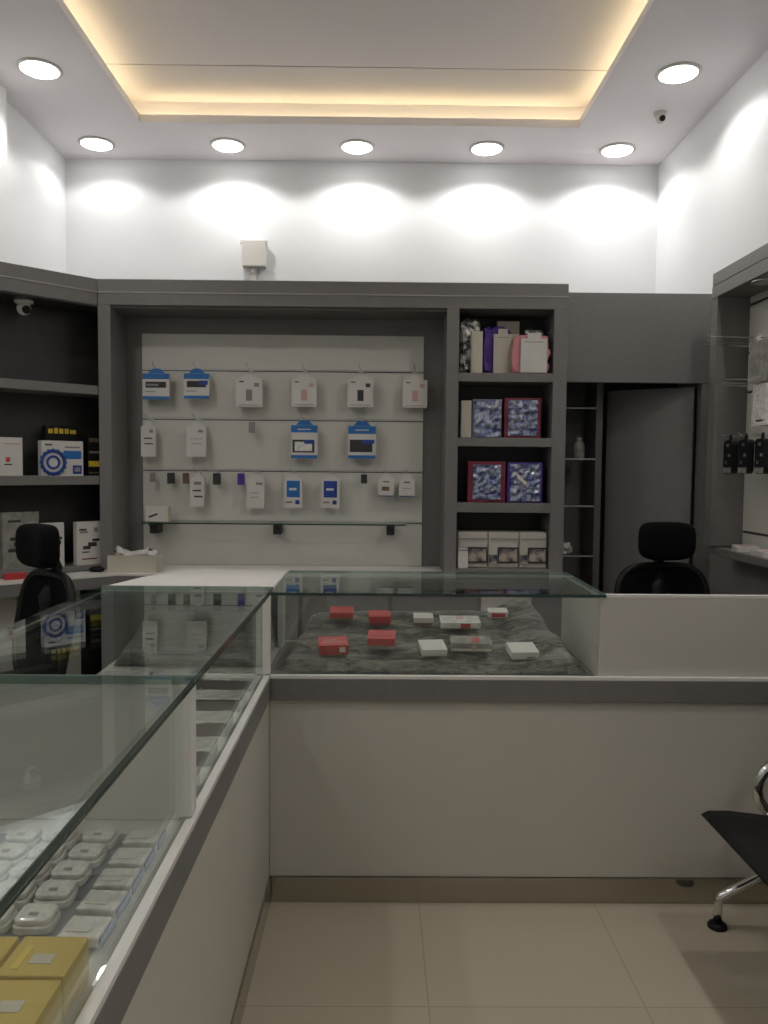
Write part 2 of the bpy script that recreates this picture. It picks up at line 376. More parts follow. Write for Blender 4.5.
carton('gadget_carton', .513, .06, .925, .105, .04, .225, 'pale carton half hidden behind the black headrest', 'paper', [(.15, .6, .82, .88, 'inkg'), (.2, .85, .5, .60, 'ink'), (.4, .9, .62, .68, 'ink'), (.2, .7, .12, .16, 'inkg')])
carton('gadget_carton', .688, .035, .925, .135, .04, .225, 'white carton with black bicycle-like picture beside the grey pilaster', 'paper', [(.10, .40, .80, .84, 'ink'), (.12, .45, .74, .78, 'inkg'), (.70, .85, .76, .86, 'inkg'), (.25, .55, .36, .44, 'ink'), (.45, .80, .42, .52, 'ink'), (.62, .92, .54, .60, 'ink'), (.22, .5, .28, .31, 'ink'), (.2, .8, .12, .15, 'redd')])
o = MB().rbox(-.05, .05, -.025, .025, 0, .03, .01, 'red').build('red_packet', loc=at(.27, -.06, .8975), bevel=.003); o.rotation_euler = (0, 0, R(40)); tag(o, 'flat red packet lying on the corner worktop', 'packet')
r = empty('computer_mouse', (-1.445, 4.12, .8975), 'small black rounded mouse on the white worktop beside the cream box', 'mouse')
MB().sphere((0, 0, .012), .035, 'blackp', (1.15, .75, .5), 20).build('shell', r, smooth=True)
MB().box(-.025, .03, -.02, .02, 0, .004, 'blackp').build('base', r)
# open cream box with crumpled papers
r = empty('paper_box', (-1.255, 4.15, .8975), 'cream open-topped box of crumpled papers on the white worktop', 'box')
b_ = MB(); w2, d2, h2, t = .125, .06, .088, .004
b_.box(-w2, w2, -d2, d2, 0, t, 'cream').box(-w2, w2, -d2, -d2 + t, t, h2, 'cream').box(-w2, w2, d2 - t, d2, t, h2, 'cream').box(-w2, -w2 + t, -d2 + t, d2 - t, t, h2, 'cream').box(w2 - t, w2, -d2 + t, d2 - t, t, h2, 'cream')
b_.build('box_body', r)
for k, (x, y, a, s_) in enumerate(((-.05, 0, .5, .055), (.03, .01, -.35, .06), (.075, -.01, .2, .04))):
    o = MB().grid(8, 8, lambda a_, b2, k=k, s_=s_: (s_ * (a_ * 2 - 1), .75 * s_ * (b2 * 2 - 1), .016 * noise.noise(Vector((a_ * 3 + k * 5, b2 * 3, 0))) + .03 * (1 - (2 * b2 - 1) ** 2)), 'paper').build('paper', r, solid=.002, smooth=True, loc=(x, y, .082)); o.rotation_euler = (0, a * .6, a)

# ---------------------------------------------------------------- hooks and packs on the slatwall
def hook_proto():
    h = empty('display_hook', (0, SW, 0), '', 'hook')
    MB().box(-.012, .012, -.004, -.0005, -.008, .014, 'steel').build('plate', h)
    MB().tube([(0, -.003, .003), (0, -.06, .003), (0, -.085, .006), (-.006, -.105, .022), (-.010, -.115, .034)], .0021, 'chrome', 8).build('peg', h)
    return h
hp = hook_proto(); hn = 0
def hook(x, z, label, group=None):
    global hn
    o = hp if hn == 0 else copy_tree(hp); hn += 1
    o.location = (x, SW, z); o['label'] = label
    if group: o['group'] = group
def hang(name, x0, x1, z0, z1, y, d, label, body, art, tabk='paper', cat='pack', group=None, tab=True):
    """a hanging pack: carton + header tab + printed front, standing off the wall at y"""
    w_ = x1 - x0; th = .028 if tab else 0; h_ = z1 - z0 - th
    r = empty(name, ((x0 + x1) / 2, y, z0), label, cat, group)
    if tab:
        pts_ = [(-w_ * .34, h_ - .001), (w_ * .34, h_ - .001), (w_ * .20, h_ + th * .75), (w_ * .1, h_ + th), (-w_ * .1, h_ + th), (-w_ * .20, h_ + th * .75)]
        MB().prism(pts_, d * .4, d * .4 + .002, tabk, 'y').build('hang_tab', r)
    a = MB().rbox(-w_ / 2, w_ / 2, 0, d, 0, h_, .006, body, 'y')
    for q_, (p0, p1, q0, q1, k) in enumerate(art): a.box(max(-.497, p0 - .5) * w_, min(.497, p1 - .5) * w_, -.0008 - .0003 * q_, .001, max(.004, q0) * h_, min(.996, q1) * h_, k)
    a.build('carton', r)
    return r
YP = 4.385
BLU1 = [(0, 1, .78, 1, 'blue'), (0, 1, 0, .12, 'blue'), (.12, .88, .45, .68, 'ink'), (.16, .6, .52, .60, 'inkg'), (.1, .5, .28, .31, 'inkg')]
BLU2 = [(0, 1, .78, 1, 'blue'), (0, 1, 0, .12, 'blue'), (.12, .88, .45, .70, 'ink'), (.60, .95, .55, .72, 'navy'), (.1, .5, .28, .31, 'inkg')]
G1 = 'hanging packs on the top slatwall row'; G2 = 'hanging packs on the second slatwall row'; G3 = 'hanging packs on the third slatwall row'
hang('blue_pack', -1.279, -1.134, 1.806, 1.974, YP, .03, 'blue and white hanging pack at the far left of the top row', 'paper', BLU1, 'blue', group=G1)
hang('blue_pack', -1.055, -.918, 1.812, 1.976, YP, .03, 'second blue and white hanging pack of the top row, darker window', 'paper', BLU2, 'blue', group=G1)
def wh(k): return [(.38, .62, .22, .62, k), (.12, .30, .88, .92, 'ink'), (.70, .88, .72, .86, k), (.1, .9, .06, .08, 'inkg')]
hang('white_pack', -.772, -.630, 1.770, 1.950, YP, .035, 'white hanging pack with small grey picture right of the two blue packs', 'paper', wh('inkg'), group=G1)
hang('white_pack', -.470, -.334, 1.775, 1.950, YP, .035, 'white hanging pack with rosy picture in the middle of the top row', 'paper', wh('pinkink'), group=G1)
hang('white_pack', -.165, -.026, 1.775, 1.952, YP, .035, 'white hanging pack with black picture on the top row', 'paper', wh('ink'), group=G1)
hang('white_pack', .136, .268, 1.775, 1.952, YP, .035, 'white hanging pack with pink picture at the right end of the top row', 'paper', wh('pinkink'), group=G1)
hang('cable_pack', -1.290, -1.212, 1.495, 1.690, YP, .03, 'narrow white cable pack at the left end of the second row', 'paper', [(.2, .8, .58, .62, 'ink'), (.25, .85, .40, .44, 'ink'), (.6, .85, .78, .88, 'inkg')], group=G2)
hang('cable_pack', -1.043, -.937, 1.497, 1.690, YP, .03, 'white cable pack with faint grey lines, second of its row', 'paper', [(.2, .8, .58, .60, 'inkg'), (.25, .8, .42, .44, 'inkg'), (.6, .85, .80, .88, 'inkg')], group=G2)
hang('power_bank_pack', -.473, -.328, 1.493, 1.702, YP, .035, 'blue topped white pack with clear window on the second row', 'paper', [(0, 1, .78, 1, 'blue'), (0, 1, 0, .10, 'blue'), (.06, .88, .18, .56, 'ink'), (.14, .80, .22, .50, 'film'), (.5, .85, .44, .56, 'navy'), (.25, .75, .86, .89, 'paper')], 'blue', group=G2)
hang('power_bank_pack', -.161, -.010, 1.495, 1.700, YP, .035, 'blue topped white pack with dark window on the second row', 'paper', [(0, 1, .76, 1, 'blue'), (0, 1, 0, .10, 'blue'), (.06, .88, .20, .58, 'ink'), (.5, .95, .46, .58, 'navy'), (.25, .75, .86, .89, 'paper')], 'blue', group=G2)
hang('cable_pack', -1.025, -.948, 1.225, 1.412, YP, .03, 'white cable pack with two black bars on the third row', 'paper', [(.2, .8, .52, .57, 'ink'), (.3, .9, .32, .37, 'ink'), (.3, .8, .75, .86, 'inkg')], group=G3)
hang('cable_pack', -.716, -.618, 1.218, 1.410, YP, .03, 'plain white cable pack left of the two blue phone packs', 'paper', [(.2, .7, .50, .52, 'inkg'), (.2, .7, .36, .38, 'inkg'), (.55, .9, .78, .86, 'inkg')], group=G3)
PH = [(.14, .86, .36, .93, 'blue'), (.28, .68, .60, .68, 'paper'), (.62, .84, .12, .26, 'navy'), (.1, .45, .16, .22, 'inkg')]
hang('screen_protector_pack', -.510, -.410, 1.223, 1.410, YP, .03, 'white pack with blue phone picture, left one of the pair', 'paper', PH, group=G3)
hang('screen_protector_pack', -.307, -.206, 1.223, 1.410, YP, .03, 'white pack with blue phone picture, right one of the pair', 'paper', [(.14, .86, .36, .93, 'navy')] + PH[1:], group=G3)
hang('small_pack', .006, .092, 1.288, 1.416, YP, .025, 'small white pack with brown picture near the right end of the third row', 'paper', [(.22, .70, .32, .55, 'brown'), (.3, .7, .78, .84, 'ink'), (0, 1, 0, .06, 'navy')], group=G3)
hang('small_pack', .120, .206, 1.288, 1.414, YP, .025, 'small plain white pack at the right end of the third row', 'paper', [(.2, .75, .45, .48, 'inkg'), (.3, .7, .78, .84, 'ink'), (0, 1, 0, .06, 'navy')], group=G3)
for x, lbl in ((-1.206, 'above the far left blue pack'), (-.986, 'above the second blue pack'), (-.701, 'above the white pack with the grey picture'), (-.402, 'above the white pack with the rosy picture'), (-.095, 'above the white pack with the black picture'), (.202, 'above the white pack at the right end of the top row')):
    hook(x, 1.970, 'thin chrome display hook ' + lbl, 'hooks on the slatwall')
for x, lbl in ((-1.251, 'narrow cable pack at the left end of the second row'), (-.990, 'faint lined cable pack'), (-.400, 'blue topped pack with clear window'), (-.085, 'blue topped pack with dark window')):
    hook(x, 1.693, 'chrome display hook holding the ' + lbl, 'hooks on the slatwall')
for x, lbl in ((-.986, 'cable pack with two black bars'), (-.667, 'plain white cable pack of the third row'), (-.460, 'left blue phone pack'), (-.256, 'right blue phone pack'), (.049, 'small pack with brown picture'), (.163, 'small plain pack at the right end')):
    hook(x, 1.405, 'chrome display hook holding the ' + lbl, 'hooks on the slatwall')
# dark tags hung below the slots
def dtag(x0, x1, z0, z1, k, label):
    r = empty('hook_tag', ((x0 + x1) / 2, 4.40, z0), label, 'tag', 'small dark tags below the slots')
    w_ = x1 - x0
    MB().rbox(-w_ / 2, w_ / 2, 0, .012, 0, z1 - z0, .004, k, 'y').build('tag_body', r, bevel=.001)
    MB().tube([(0, .006, z1 - z0 - .004), (0, .006, z1 - z0 + .004), (0, .02, z1 - z0 + .009), (0, SW - 4.40 - .0005, z1 - z0 + .009)], .002, 'steel', 6).build('wire', r)
dtag(-.706, -.672, 1.630, 1.690, 'inkg', 'small grey tag below the second slot under the white pack')
dtag(-1.247, -1.219, 1.357, 1.408, 'inkg', 'narrow grey tag, leftmost below the third slot')
dtag(-1.153, -1.112, 1.348, 1.408, 'ink', 'small black tag, second from left below the third slot')
dtag(-1.068, -1.034, 1.350, 1.408, 'brown', 'small brown tag touching the cable pack with two black bars')
dtag(-.902, -.860, 1.345, 1.408, 'ink', 'small black tag right of the cable pack with two black bars')
dtag(-.768, -.730, 1.345, 1.408, 'purple', 'small purple blue tag left of the plain cable pack')
dtag(-.090, -.056, 1.358, 1.408, 'ink', 'small black tag right of the two blue phone packs')
# glass shelf on brackets
g = empty('glass_shelf', (-.555, 4.30, 1.132), 'long glass shelf on dark brackets across the lower slatwall', 'shelf')
MB().box(-.712, .712, 0, .155, .002, .010, 'glassv').build('glass_pane', g)
MB().box(-.712, .712, -.002, 0, .002, .010, 'gedge').build('glass_edge', g)['label'] = 'green polished glass edge'
for x in (-.662, .010, .630):
    MB().box(x - .022, x + .022, .06, .159, -.055, .001, 'ink').box(x - .016, x + .016, .02, .06, -.010, .001, 'ink').build('bracket', g, bevel=.002)
r = empty('small_carton', (-1.192, 4.36, 1.1425), 'small cream carton at the left end of the glass shelf', 'box')
MB().box(-.063, .063, -.03, .03, 0, .084, 'cream').build('carton', r, bevel=.002)
MB().box(-.06, .045, -.0312, -.0301, .004, .080, 'paper').box(-.03, .02, -.0325, -.0313, .034, .044, 'ink', Matrix.Rotation(-.35, 4, 'Y')).build('print', r)

# ---------------------------------------------------------------- packs in the shelf column
def lump(x0, x1, y, d, z0, z1, k, name, label, cat, nz=.25, seg=20):
    w_, h_ = (x1 - x0) / 2, (z1 - z0) / 2
    mb = MB(); i_ = mb.mi(k); dd = bmesh.ops.create_cube(mb.bm, size=2)
    bmesh.ops.subdivide_edges(mb.bm, edges=mb.bm.edges[:], cuts=9, use_grid_fill=True)
    for v in mb.bm.verts:
        q = v.co.copy(); n3 = noise.noise_vector(q * 2.2 + Vector((x0 * 9, 3, z0 * 7))) * nz
        e = q.normalized() * (.25 * (q.length - 1)); q = q - e + n3
        v.co = Vector((q.x * w_ * .88, q.y * d / 2 * .85, max(-1, q.z) * h_ if q.z < 0 else q.z * h_ * .95))
    o = mb.build(name, loc=((x0 + x1) / 2, y + d / 2, z0 + h_), smooth=False)
    return tag(o, label, cat)
Z4 = 1.945
lump(.424, .545, 4.265, .13, Z4 + .001, 2.245, 'foild', 'plastic_bag', 'crumpled clear plastic bag at the left of the top shelf compartment', 'bag', .22)
def phonebox(name, x0, x1, y, d, z0, z1, label, frame, face, m0=.1, tilt=0, extra=(), cat='box', group=None):
    r = empty(name, ((x0 + x1) / 2, y, z0), label, cat, group); w_ = x1 - x0; h_ = z1 - z0
    MB().box(-w_ / 2, w_ / 2, 0, d, 0, h_, frame).build('carton', r, bevel=.003)
    amp = .012 if face.startswith('foil') else .001
    MB().grid(22, 22, lambda a, b2: ((a - .5) * w_ * (1 - 2 * m0), -.002 - amp * .5 + amp * .9 * noise.noise(Vector((a * 7 + x0 * 30, b2 * 9, z0 * 9))), h_ * (m0 * .6 + b2 * (1 - 1.2 * m0))), face).build('wrapped_front', r, solid=.001)
    if extra:
        a_ = MB()
        for (p0, p1, q0, q1, k, rot) in extra: a_.box((p0 - .5) * w_, (p1 - .5) * w_, -.013, -.011, q0 * h_, q1 * h_, k, (Matrix.Translation((0, 0, .5 * h_)) @ Matrix.Rotation(rot, 4, 'Y') @ Matrix.Translation((0, 0, -.5 * h_))) if rot else None)
        a_.build('print', r)
    if tilt: r.rotation_euler = (0, 0, tilt)
    return r
phonebox('gift_box', .488, .548, 4.235, .03, Z4 + .001, 2.165, 'narrow cream pack next to the crumpled plastic bag', 'cream', 'cream', .1)
def bagcard(x0, x1, y, z1, k, ck, cx0, cx1, cz1, label):
    o = lump(x0, x1, y, .07, Z4 + .001, z1, k, 'gift_pack', label, 'pack', .22)
    ox, oy, oz = o.location
    MB().box(cx0 - ox, cx1 - ox, y - .012 - oy, y - .006 - oy, Z4 + .004 - oz, cz1 - oz, ck).box((cx0 * .75 + cx1 * .25) - ox, (cx0 * .25 + cx1 * .75) - ox, y - .0115 - oy, y - .0065 - oy, cz1 - oz, cz1 + .028 - oz, ck).box(cx0 + .02 - ox, cx1 - .02 - ox, y - .0125 - oy, y - .0118 - oy, cz1 - .02 - oz, cz1 - .016 - oz, 'inkg').build('card', o, bevel=.0008)
    return o
bagcard(.548, .712, 4.300, 2.205, 'purple', 'cream', .612, .712, 2.160, 'purple pack with upright cream card in the middle of the top shelf')
phonebox('gift_box', .640, .760, 4.355, .03, Z4 + .001, 2.240, 'cream box standing behind the purple and pink packs', 'cream', 'cream', .08)
bagcard(.694, .905, 4.215, 2.148, 'pink', 'paper', .742, .880, 2.125, 'pink pack with upright pale card at the right of the top shelf')
lump(.775, .890, 4.32, .04, Z4 + .001, 2.20, 'foild', 'plastic_bag', 'dark crumpled plastic bag behind the pink pack', 'bag', .12)
Z3 = 1.608
phonebox('cream_carton', .440, .496, 4.25, .08, Z3 + .001, 1.805, 'plain cream carton at the left of the second compartment', 'cream', 'cream', .02)
phonebox('wrapped_pack', .500, .655, 4.24, .09, Z3 + .001, 1.812, 'film wrapped blue pack beside the cream carton', 'tray', 'foil', .04)
phonebox('wrapped_pack', .668, .862, 4.24, .09, Z3 + .001, 1.820, 'film wrapped blue pack with red border in the second compartment', 'redd', 'foil', .10)
Z2 = 1.266
phonebox('wrapped_pack', .480, .680, 4.24, .09, Z2 + .001, 1.484, 'film wrapped dark pack with red border in the third compartment', 'redd', 'foil', .13)
phonebox('wrapped_pack', .690, .876, 4.24, .09, Z2 + .001, 1.480, 'film wrapped pack with purple border and white slanting strip', 'purple', 'foil', .07, extra=[(.06, .62, .45, .53, 'paper', .75)])
Z1 = .917
for k, (x0, x1, l) in enumerate(((.432, .592, 'left'), (.596, .758, 'middle'), (.762, .908, 'right'))):
    phonebox('picture_carton', x0, x1, 4.25, .12, Z1 + .001, 1.108, 'cream carton with framed picture on the bottom shelf, %s of the three' % l, 'ivory', 'ivory', .03, extra=[(.30, .98, .14, .58, 'ink', 0), ], group='cartons with framed picture on the bottom shelf')
    r = [o for o in COL.objects if o.name.startswith('picture_carton')][-1]
    w_ = x1 - x0
    MB().box(-.16 * w_, .44 * w_, -.016, -.014, .035, .102, 'photo').box(-.45 * w_, .45 * w_, -.014, -.012, .152, .158, 'inkg').box(-.48 * w_, -.22 * w_, -.014, -.012, .02, .07, 'photo').build('picture', r)
o = MB().box(-.026, .026, -.012, .012, 0, .105, 'paper').box(-.026, .026, -.0135, -.0125, .092, .100, 'inkg').build('small_white_box', loc=(.457, 4.221, Z1 + .001), bevel=.002); tag(o, 'small upright white box in front of the left picture carton', 'box')

# ---------------------------------------------------------------- bulkhead, hidden room unit, ajar door
MB().box(.987, XR - .001, 4.30, 4.33, 1.912, 2.385, 'grey').build('trim_2', bevel=.002)['kind'] = 'structure'
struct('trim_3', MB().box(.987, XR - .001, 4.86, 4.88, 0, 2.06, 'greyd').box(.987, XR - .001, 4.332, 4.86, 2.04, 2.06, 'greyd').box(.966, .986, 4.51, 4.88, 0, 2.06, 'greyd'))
ns = empty('narrow_shelf_unit', (1.0, 4.5, 0), 'narrow dark shelf unit seen through the gap beside the cabinet', 'shelf unit')
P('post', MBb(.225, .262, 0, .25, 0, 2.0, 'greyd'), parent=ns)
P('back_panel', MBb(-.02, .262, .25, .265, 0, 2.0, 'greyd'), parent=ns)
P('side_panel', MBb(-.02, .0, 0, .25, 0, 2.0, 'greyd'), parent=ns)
for z in (.952, 1.235, 1.500, 1.785): P('shelf', MB().box(.0, .225, .002, .25, z, z + .006, 'glassv').box(.0, .225, -.001, .001, z, z + .008, 'edge'), 0, parent=ns)
r = empty('glass_jar', (1.145, 4.56, 1.5075), 'small clear jar on the narrow shelf unit', 'jar')
MB().lathe([(.03, 0), (.034, .01), (.034, .075), (.024, .09), (.024, .10)], 'smoke', 20).build('jar_body', r, smooth=True)
MB().lathe([(.027, .1), (.027, .118), (.001, .119)], 'steel', 20).build('lid', r)
o = MB().sphere((0, 0, .032), .05, 'film', (1, .8, .65), 14, .4, 3).build('crumpled_packet', loc=(1.075, 4.58, .960)); tag(o, 'crumpled pale packet on the lowest narrow shelf', 'packet')
# door leaf hinged at the jamb, swung into the back room
hx, hy, lx, ly = 1.722, 4.362, 1.335, 4.65
L = math.hypot(lx - hx, ly - hy); ang = math.atan2(ly - hy, lx - hx)
d_ = empty('door_1', (hx, hy, 0), '', '', rz=ang); d_['kind'] = 'structure'
MB().box(0, L, -.018, .018, .01, 1.898, 'grey').build('door_leaf', d_, bevel=.002)

# ---------------------------------------------------------------- right wall unit
ru = empty('wall_shelf_unit', (1.632, 3.97, 1.036), 'grey framed slatwall shelf unit along the right wall', 'cabinet')
y1, y0 = 3.97, .9; xx = lambda v: v - 1.632
def Rb(x0, x1, ya, yb, z0, z1, k): return MBb(xx(x0), xx(x1), ya - 3.97, yb - 3.97, z0 - 1.036, z1 - 1.036, k)
P('fascia', Rb(1.632, 1.808, y0, 3.955, 2.345, 2.405, 'grey'), parent=ru)
P('fascia', Rb(1.630, 1.808, y0, 3.955, 2.283, 2.341, 'grey'), parent=ru)
P('end_panel', Rb(1.634, 1.808, 3.895, 3.97, 1.076, 2.282, 'grey'), parent=ru)
P('bottom_shelf', Rb(1.655, 1.808, y0, 3.99, 1.036, 1.072, 'grey'), parent=ru)
lo = 1.075
for z in (1.150, 1.582, 1.826, 2.015, 2.245, 2.283):
    P('board', Rb(1.790, 1.806, y0, 3.893, lo, z - .006 if z < 2.28 else z - .001, 'slat'), parent=ru); lo = z + .006
    if z < 2.28: P('slot_rail', Rb(1.797, 1.804, y0, 3.893, z - .005, z + .005, 'ink'), 0, parent=ru, label='dark recessed slot')
MB().lathe([(.05, 0), (.06, -.002), (.06, -.008), (.045, -.012), (.001, -.012)], 'steel').build('puck_light', ru, loc=(xx(1.70), 3.55 - 3.97, 2.283 - 1.036))
def hookR(y, z, ln, label):
    h = empty('long_display_hook', (1.789, y, z), label, 'hook', 'long hooks on the right slatwall')
    MB().box(-.004, 0, -.012, .012, -.012, .012, 'steel').build('plate', h)
    MB().tube([(-.003, 0, 0), (-ln, 0, .004), (-ln - .014, 0, .014)], .0024, 'chrome', 8).build('peg', h)
hookR(3.78, 2.030, .25, 'thin chrome hook at the far end of the upper right row')
hookR(3.62, 2.022, .30, 'thin chrome hook, second from the far end of the upper right row')
hookR(3.47, 2.020, .36, 'thin long chrome hook over the smoky packs, nearest of the upper right row')
hookR(3.78, 1.845, .20, 'thin chrome hook at the far end of the middle right row')
hookR(3.62, 1.838, .24, 'thin chrome hook, second from the far end of the middle right row')
hookR(3.45, 1.836, .30, 'thin chrome hook over the lower smoky packs, nearest of the middle right row')
hookR(3.62, 1.600, .22, 'thin chrome hook at the far end above the black pouches')
hookR(3.50, 1.600, .20, 'thin chrome hook above the middle black pouch')
hookR(3.38, 1.600, .19, 'thin chrome hook above the nearest black pouch')
def packR(name, x, y, z, h_, wy, t_, k, label, tabk, group, art=()):
    """pack hanging from a right wall hook, its face looking into the room; z = hook height"""
    r = empty(name, (x, y, z - h_ - .02), label, 'pack', group)
    MB().prism([(-.018, h_ - .001), (.018, h_ - .001), (.010, h_ + .026), (-.010, h_ + .026)], t_ * .4, t_ * .4 + .002, tabk, 'x').build('hang_tab', r)
    a = MB().rbox(0, t_, -wy / 2, wy / 2, 0, h_, .022 if k == 'blackp' else .006, k, 'x')
    for (p0, p1, q0, q1, kk) in art: a.box(-.0012, .001, (p0 - .5) * wy, (p1 - .5) * wy, q0 * h_, q1 * h_, kk)
    a.build('carton', r)
GA = 'smoky packs on the right wall hooks'
nm = ['frontmost', 'second', 'third', 'rearmost']
for k in range(4):
    packR('case_pack', 1.630 + k * .036, 3.47, 2.024, .178, .13, .020, 'smoke', 'smoky plastic pack on the upper right hook, %s of four' % nm[k], 'film', GA, [(.1, .9, .1, .16, 'inkg')])
for k in range(4):
    packR('case_pack', 1.640 + k * .034, 3.45, 1.840, .178, .13, .020, 'film' if k == 0 else 'smoke', 'plastic pack on the middle right hook, %s of four' % nm[k], 'film', GA, [(.3, .45, .78, .88, 'paper'), (.3, .5, .3, .38, 'paper'), (.2, .7, .10, .14, 'ink')])
for k, (x, y) in enumerate(((1.585, 3.62), (1.600, 3.50), (1.615, 3.38))):
    packR('black_pouch_pack', x, y, 1.604, .150, .085, .03, 'blackp', 'black accessory pack with silver spots, %s of the three on the right wall' % ('farthest', 'middle', 'nearest')[k], 'blackp', 'black packs on the right wall hooks', [(.35, .65, .80, .90, 'steel'), (.2, .4, .5, .58, 'inkg'), (.55, .8, .28, .38, 'steel'), (.05, .95, .02, .18, 'smoke')])
for k, (y, l) in enumerate(((3.72, 'farthest'), (3.50, 'middle'), (3.26, 'nearest'))):
    o = MB().rbox(-.05, .05, -.075, .075, 0, .022, .012, 'paper').box(-.03, .03, -.04, .02, .0221, .0232, 'pinkink').build('white_packet', loc=(1.728, y, 1.0725), bevel=.003); o.rotation_euler = (0, 0, .25 * (k - 1)); tag(o, 'flat white packet on the right wall shelf, %s one' % l, 'packet', 'white packets on the right shelf')

# ---------------------------------------------------------------- counters
def counter_y(name, lab): return empty(name, (0, 0, 0), lab, 'counter')
# left counter run
XO = -.345          # outer face of left run
k1 = empty('left_counter', (-.64, 1.5, 0), 'long white counter with grey band running toward the viewer on the left', 'counter')
def K(root, *a): x, y, z = root.location; return MBb(a[0] - x, a[1] - x, a[2] - y, a[3] - y, a[4] - z, a[5] - z, a[6])
P('front_panel', K(k1, XO - .022, XO - .004, -.4, 2.600, .084, .683, 'white'), parent=k1)
P('back_panel', K(k1, -.925, -.907, -.4, 3.10, .095, .745, 'white'), parent=k1)
P('grey_band', K(k1, XO - .022, XO, -.4, 2.578, .684, .757, 'grey'), parent=k1)
P('kick_board', K(k1, XO - .012, XO + .002, -.4, 2.589, .0, .083, 'kick'), .001, parent=k1, label='glossy dark kick board')
P('kick_board', K(k1, -.905, -.887, -.4, 3.06, .0, .094, 'kick'), .001, parent=k1)
P('deck', K(k1, -.925, XO - .023, -.4, 3.14, .745, .757, 'white'), parent=k1)
P('end_panel', K(k1, -.905, XO - .023, -.4, -.38, .095, .744, 'white'), parent=k1)
# front counter run
YO = 2.600
k2 = empty('front_counter', (.7, 2.85, 0), 'white counter with grey band facing the viewer across the shop', 'counter')
P('front_panel', K(k2, XO - .004, XR - .003, YO, YO + .018, .084, .683, 'white'), parent=k2)
P('front_panel_joint', K(k2, .757, .7585, YO - .0003, YO, .084, .683, 'white'), 0, parent=k2)
P('grey_band', K(k2, XO, XR - .003, 2.580, 2.600, .684, .757, 'grey'), parent=k2)
P('kick_board', K(k2, XO + .003, XR - .003, 2.590, 2.604, .0, .083, 'kick'), .001, parent=k2, label='glossy dark kick board')
P('deck', K(k2, XO - .022, XR - .003, 2.602, 3.14, .745, .757, 'greyd'), parent=k2)
P('back_panel', K(k2, -.90, XR - .003, 3.14, 3.155, .095, .757, 'white'), parent=k2)
P('edge_strip', K(k2, XO, XR - .003, 2.581, 2.599, .757, .768, 'top'), .001, parent=k2, label='thin white edge strip')
P('edge_strip', K(k1, XO - .020, XO - .001, -.4, 2.580, .757, .768, 'top'), .001, parent=k1, label='thin white edge strip')
# raised white screen to the right of the showcase
P('raised_panel', K(k2, .735, XR - .003, 2.600, 2.620, .757, 1.028, 'white'), parent=k2)
P('raised_panel', K(k2, .735, .753, 2.6205, 3.14, .757, 1.028, 'white'), parent=k2)
P('edge_strip', K(k2, .7535, XR - .003, 2.599, 2.621, 1.0285, 1.038, 'top'), 0, parent=k2)

# front showcase: glass top, front glass, post
ZG = 1.027; GT = .016
def pane(root, name, x0, x1, ya, yb, z0, z1, k='glass', edges=''):
    """glass pane with dark green polished edges as a sub-part"""
    X, Y_, Z_ = root.location
    o = MBb(x0 - X, x1 - X, ya - Y_, yb - Y_, z0 - Z_, z1 - Z_, k).build(name, root)
    e = MB(); t = .0008
    if 'f' in edges: e.box(x0 - X, x1 - X, ya - t - Y_, ya - Y_, z0 - Z_, z1 - Z_, 'gedge' if ya > 2 else 'gedgel')
    if 'b' in edges: e.box(x0 - X, x1 - X, yb - Y_, yb + t - Y_, z0 - Z_, z1 - Z_, 'gedgel')
    if 'r' in edges:
        e.box(x1 - X, x1 + t - X, ya - Y_, yb - Y_, z0 - Z_, z1 - Z_, 'gedgem' if x1 < 0 else 'gedgel')
        if x1 < 0: e.box(x1 - X, x1 + 2 * t - X, ya - Y_, yb - Y_, z0 - Z_, z0 + .004 - Z_, 'gedge').box(x1 - X, x1 + 2 * t - X, ya - Y_, yb - Y_, z1 - .002 - Z_, z1 - Z_, 'gedge')
    if 'l' in edges: e.box(x0 - t - X, x0 - X, ya - Y_, yb - Y_, z0 - Z_, z1 - Z_, 'gedgel')
    if edges: e.build('polished_edge', o)
    return o
M['gedgem'] = mat('mid_glass_edge', (.05, .085, .075), .15)
M['gedgel'] = mat('pale_glass_edge', (.30, .40, .36), .2)
gs = empty('front_showcase', (.2, 2.86, .757), 'glass showcase on the front counter holding the patterned cloth', 'showcase')
pane(gs, 'glass_top', XO + .001, .752, 2.590, 3.15, ZG + .002, ZG + .012, 'glass', 'fbr')
pane(gs, 'front_glass', XO + .001, .734, 2.602, 2.608, .7575, ZG - .001, 'glassv')
P('post', K(gs, XO - .026, XO - .001, 2.585, 2.612, .7695, ZG - .001, 'top'), parent=gs)
# corner top (white, closed)
ct = empty('corner_counter', (-.64, 2.9, 1.02), 'white chamfered corner top where the two counters meet', 'counter top')
MB().prism([(-.925 + .64, 2.690 - 2.9), (XO - .005 + .64, 2.690 - 2.9), (XO - .005 + .64, 3.145 - 2.9), (-.75 + .64, 3.145 - 2.9), (-.86 + .64, 2.93 - 2.9)], .003, .019, 'top').build('top_board', ct, bevel=.002)
P('leg_panel', K(ct, -.74, XO - .03, 3.120, 3.136, .7575, 1.0225, 'greyd'), parent=ct)
P('leg_panel', K(ct, XO - .03, XO - .012, 3.02, 3.119, .7575, 1.0225, 'white'), parent=ct)

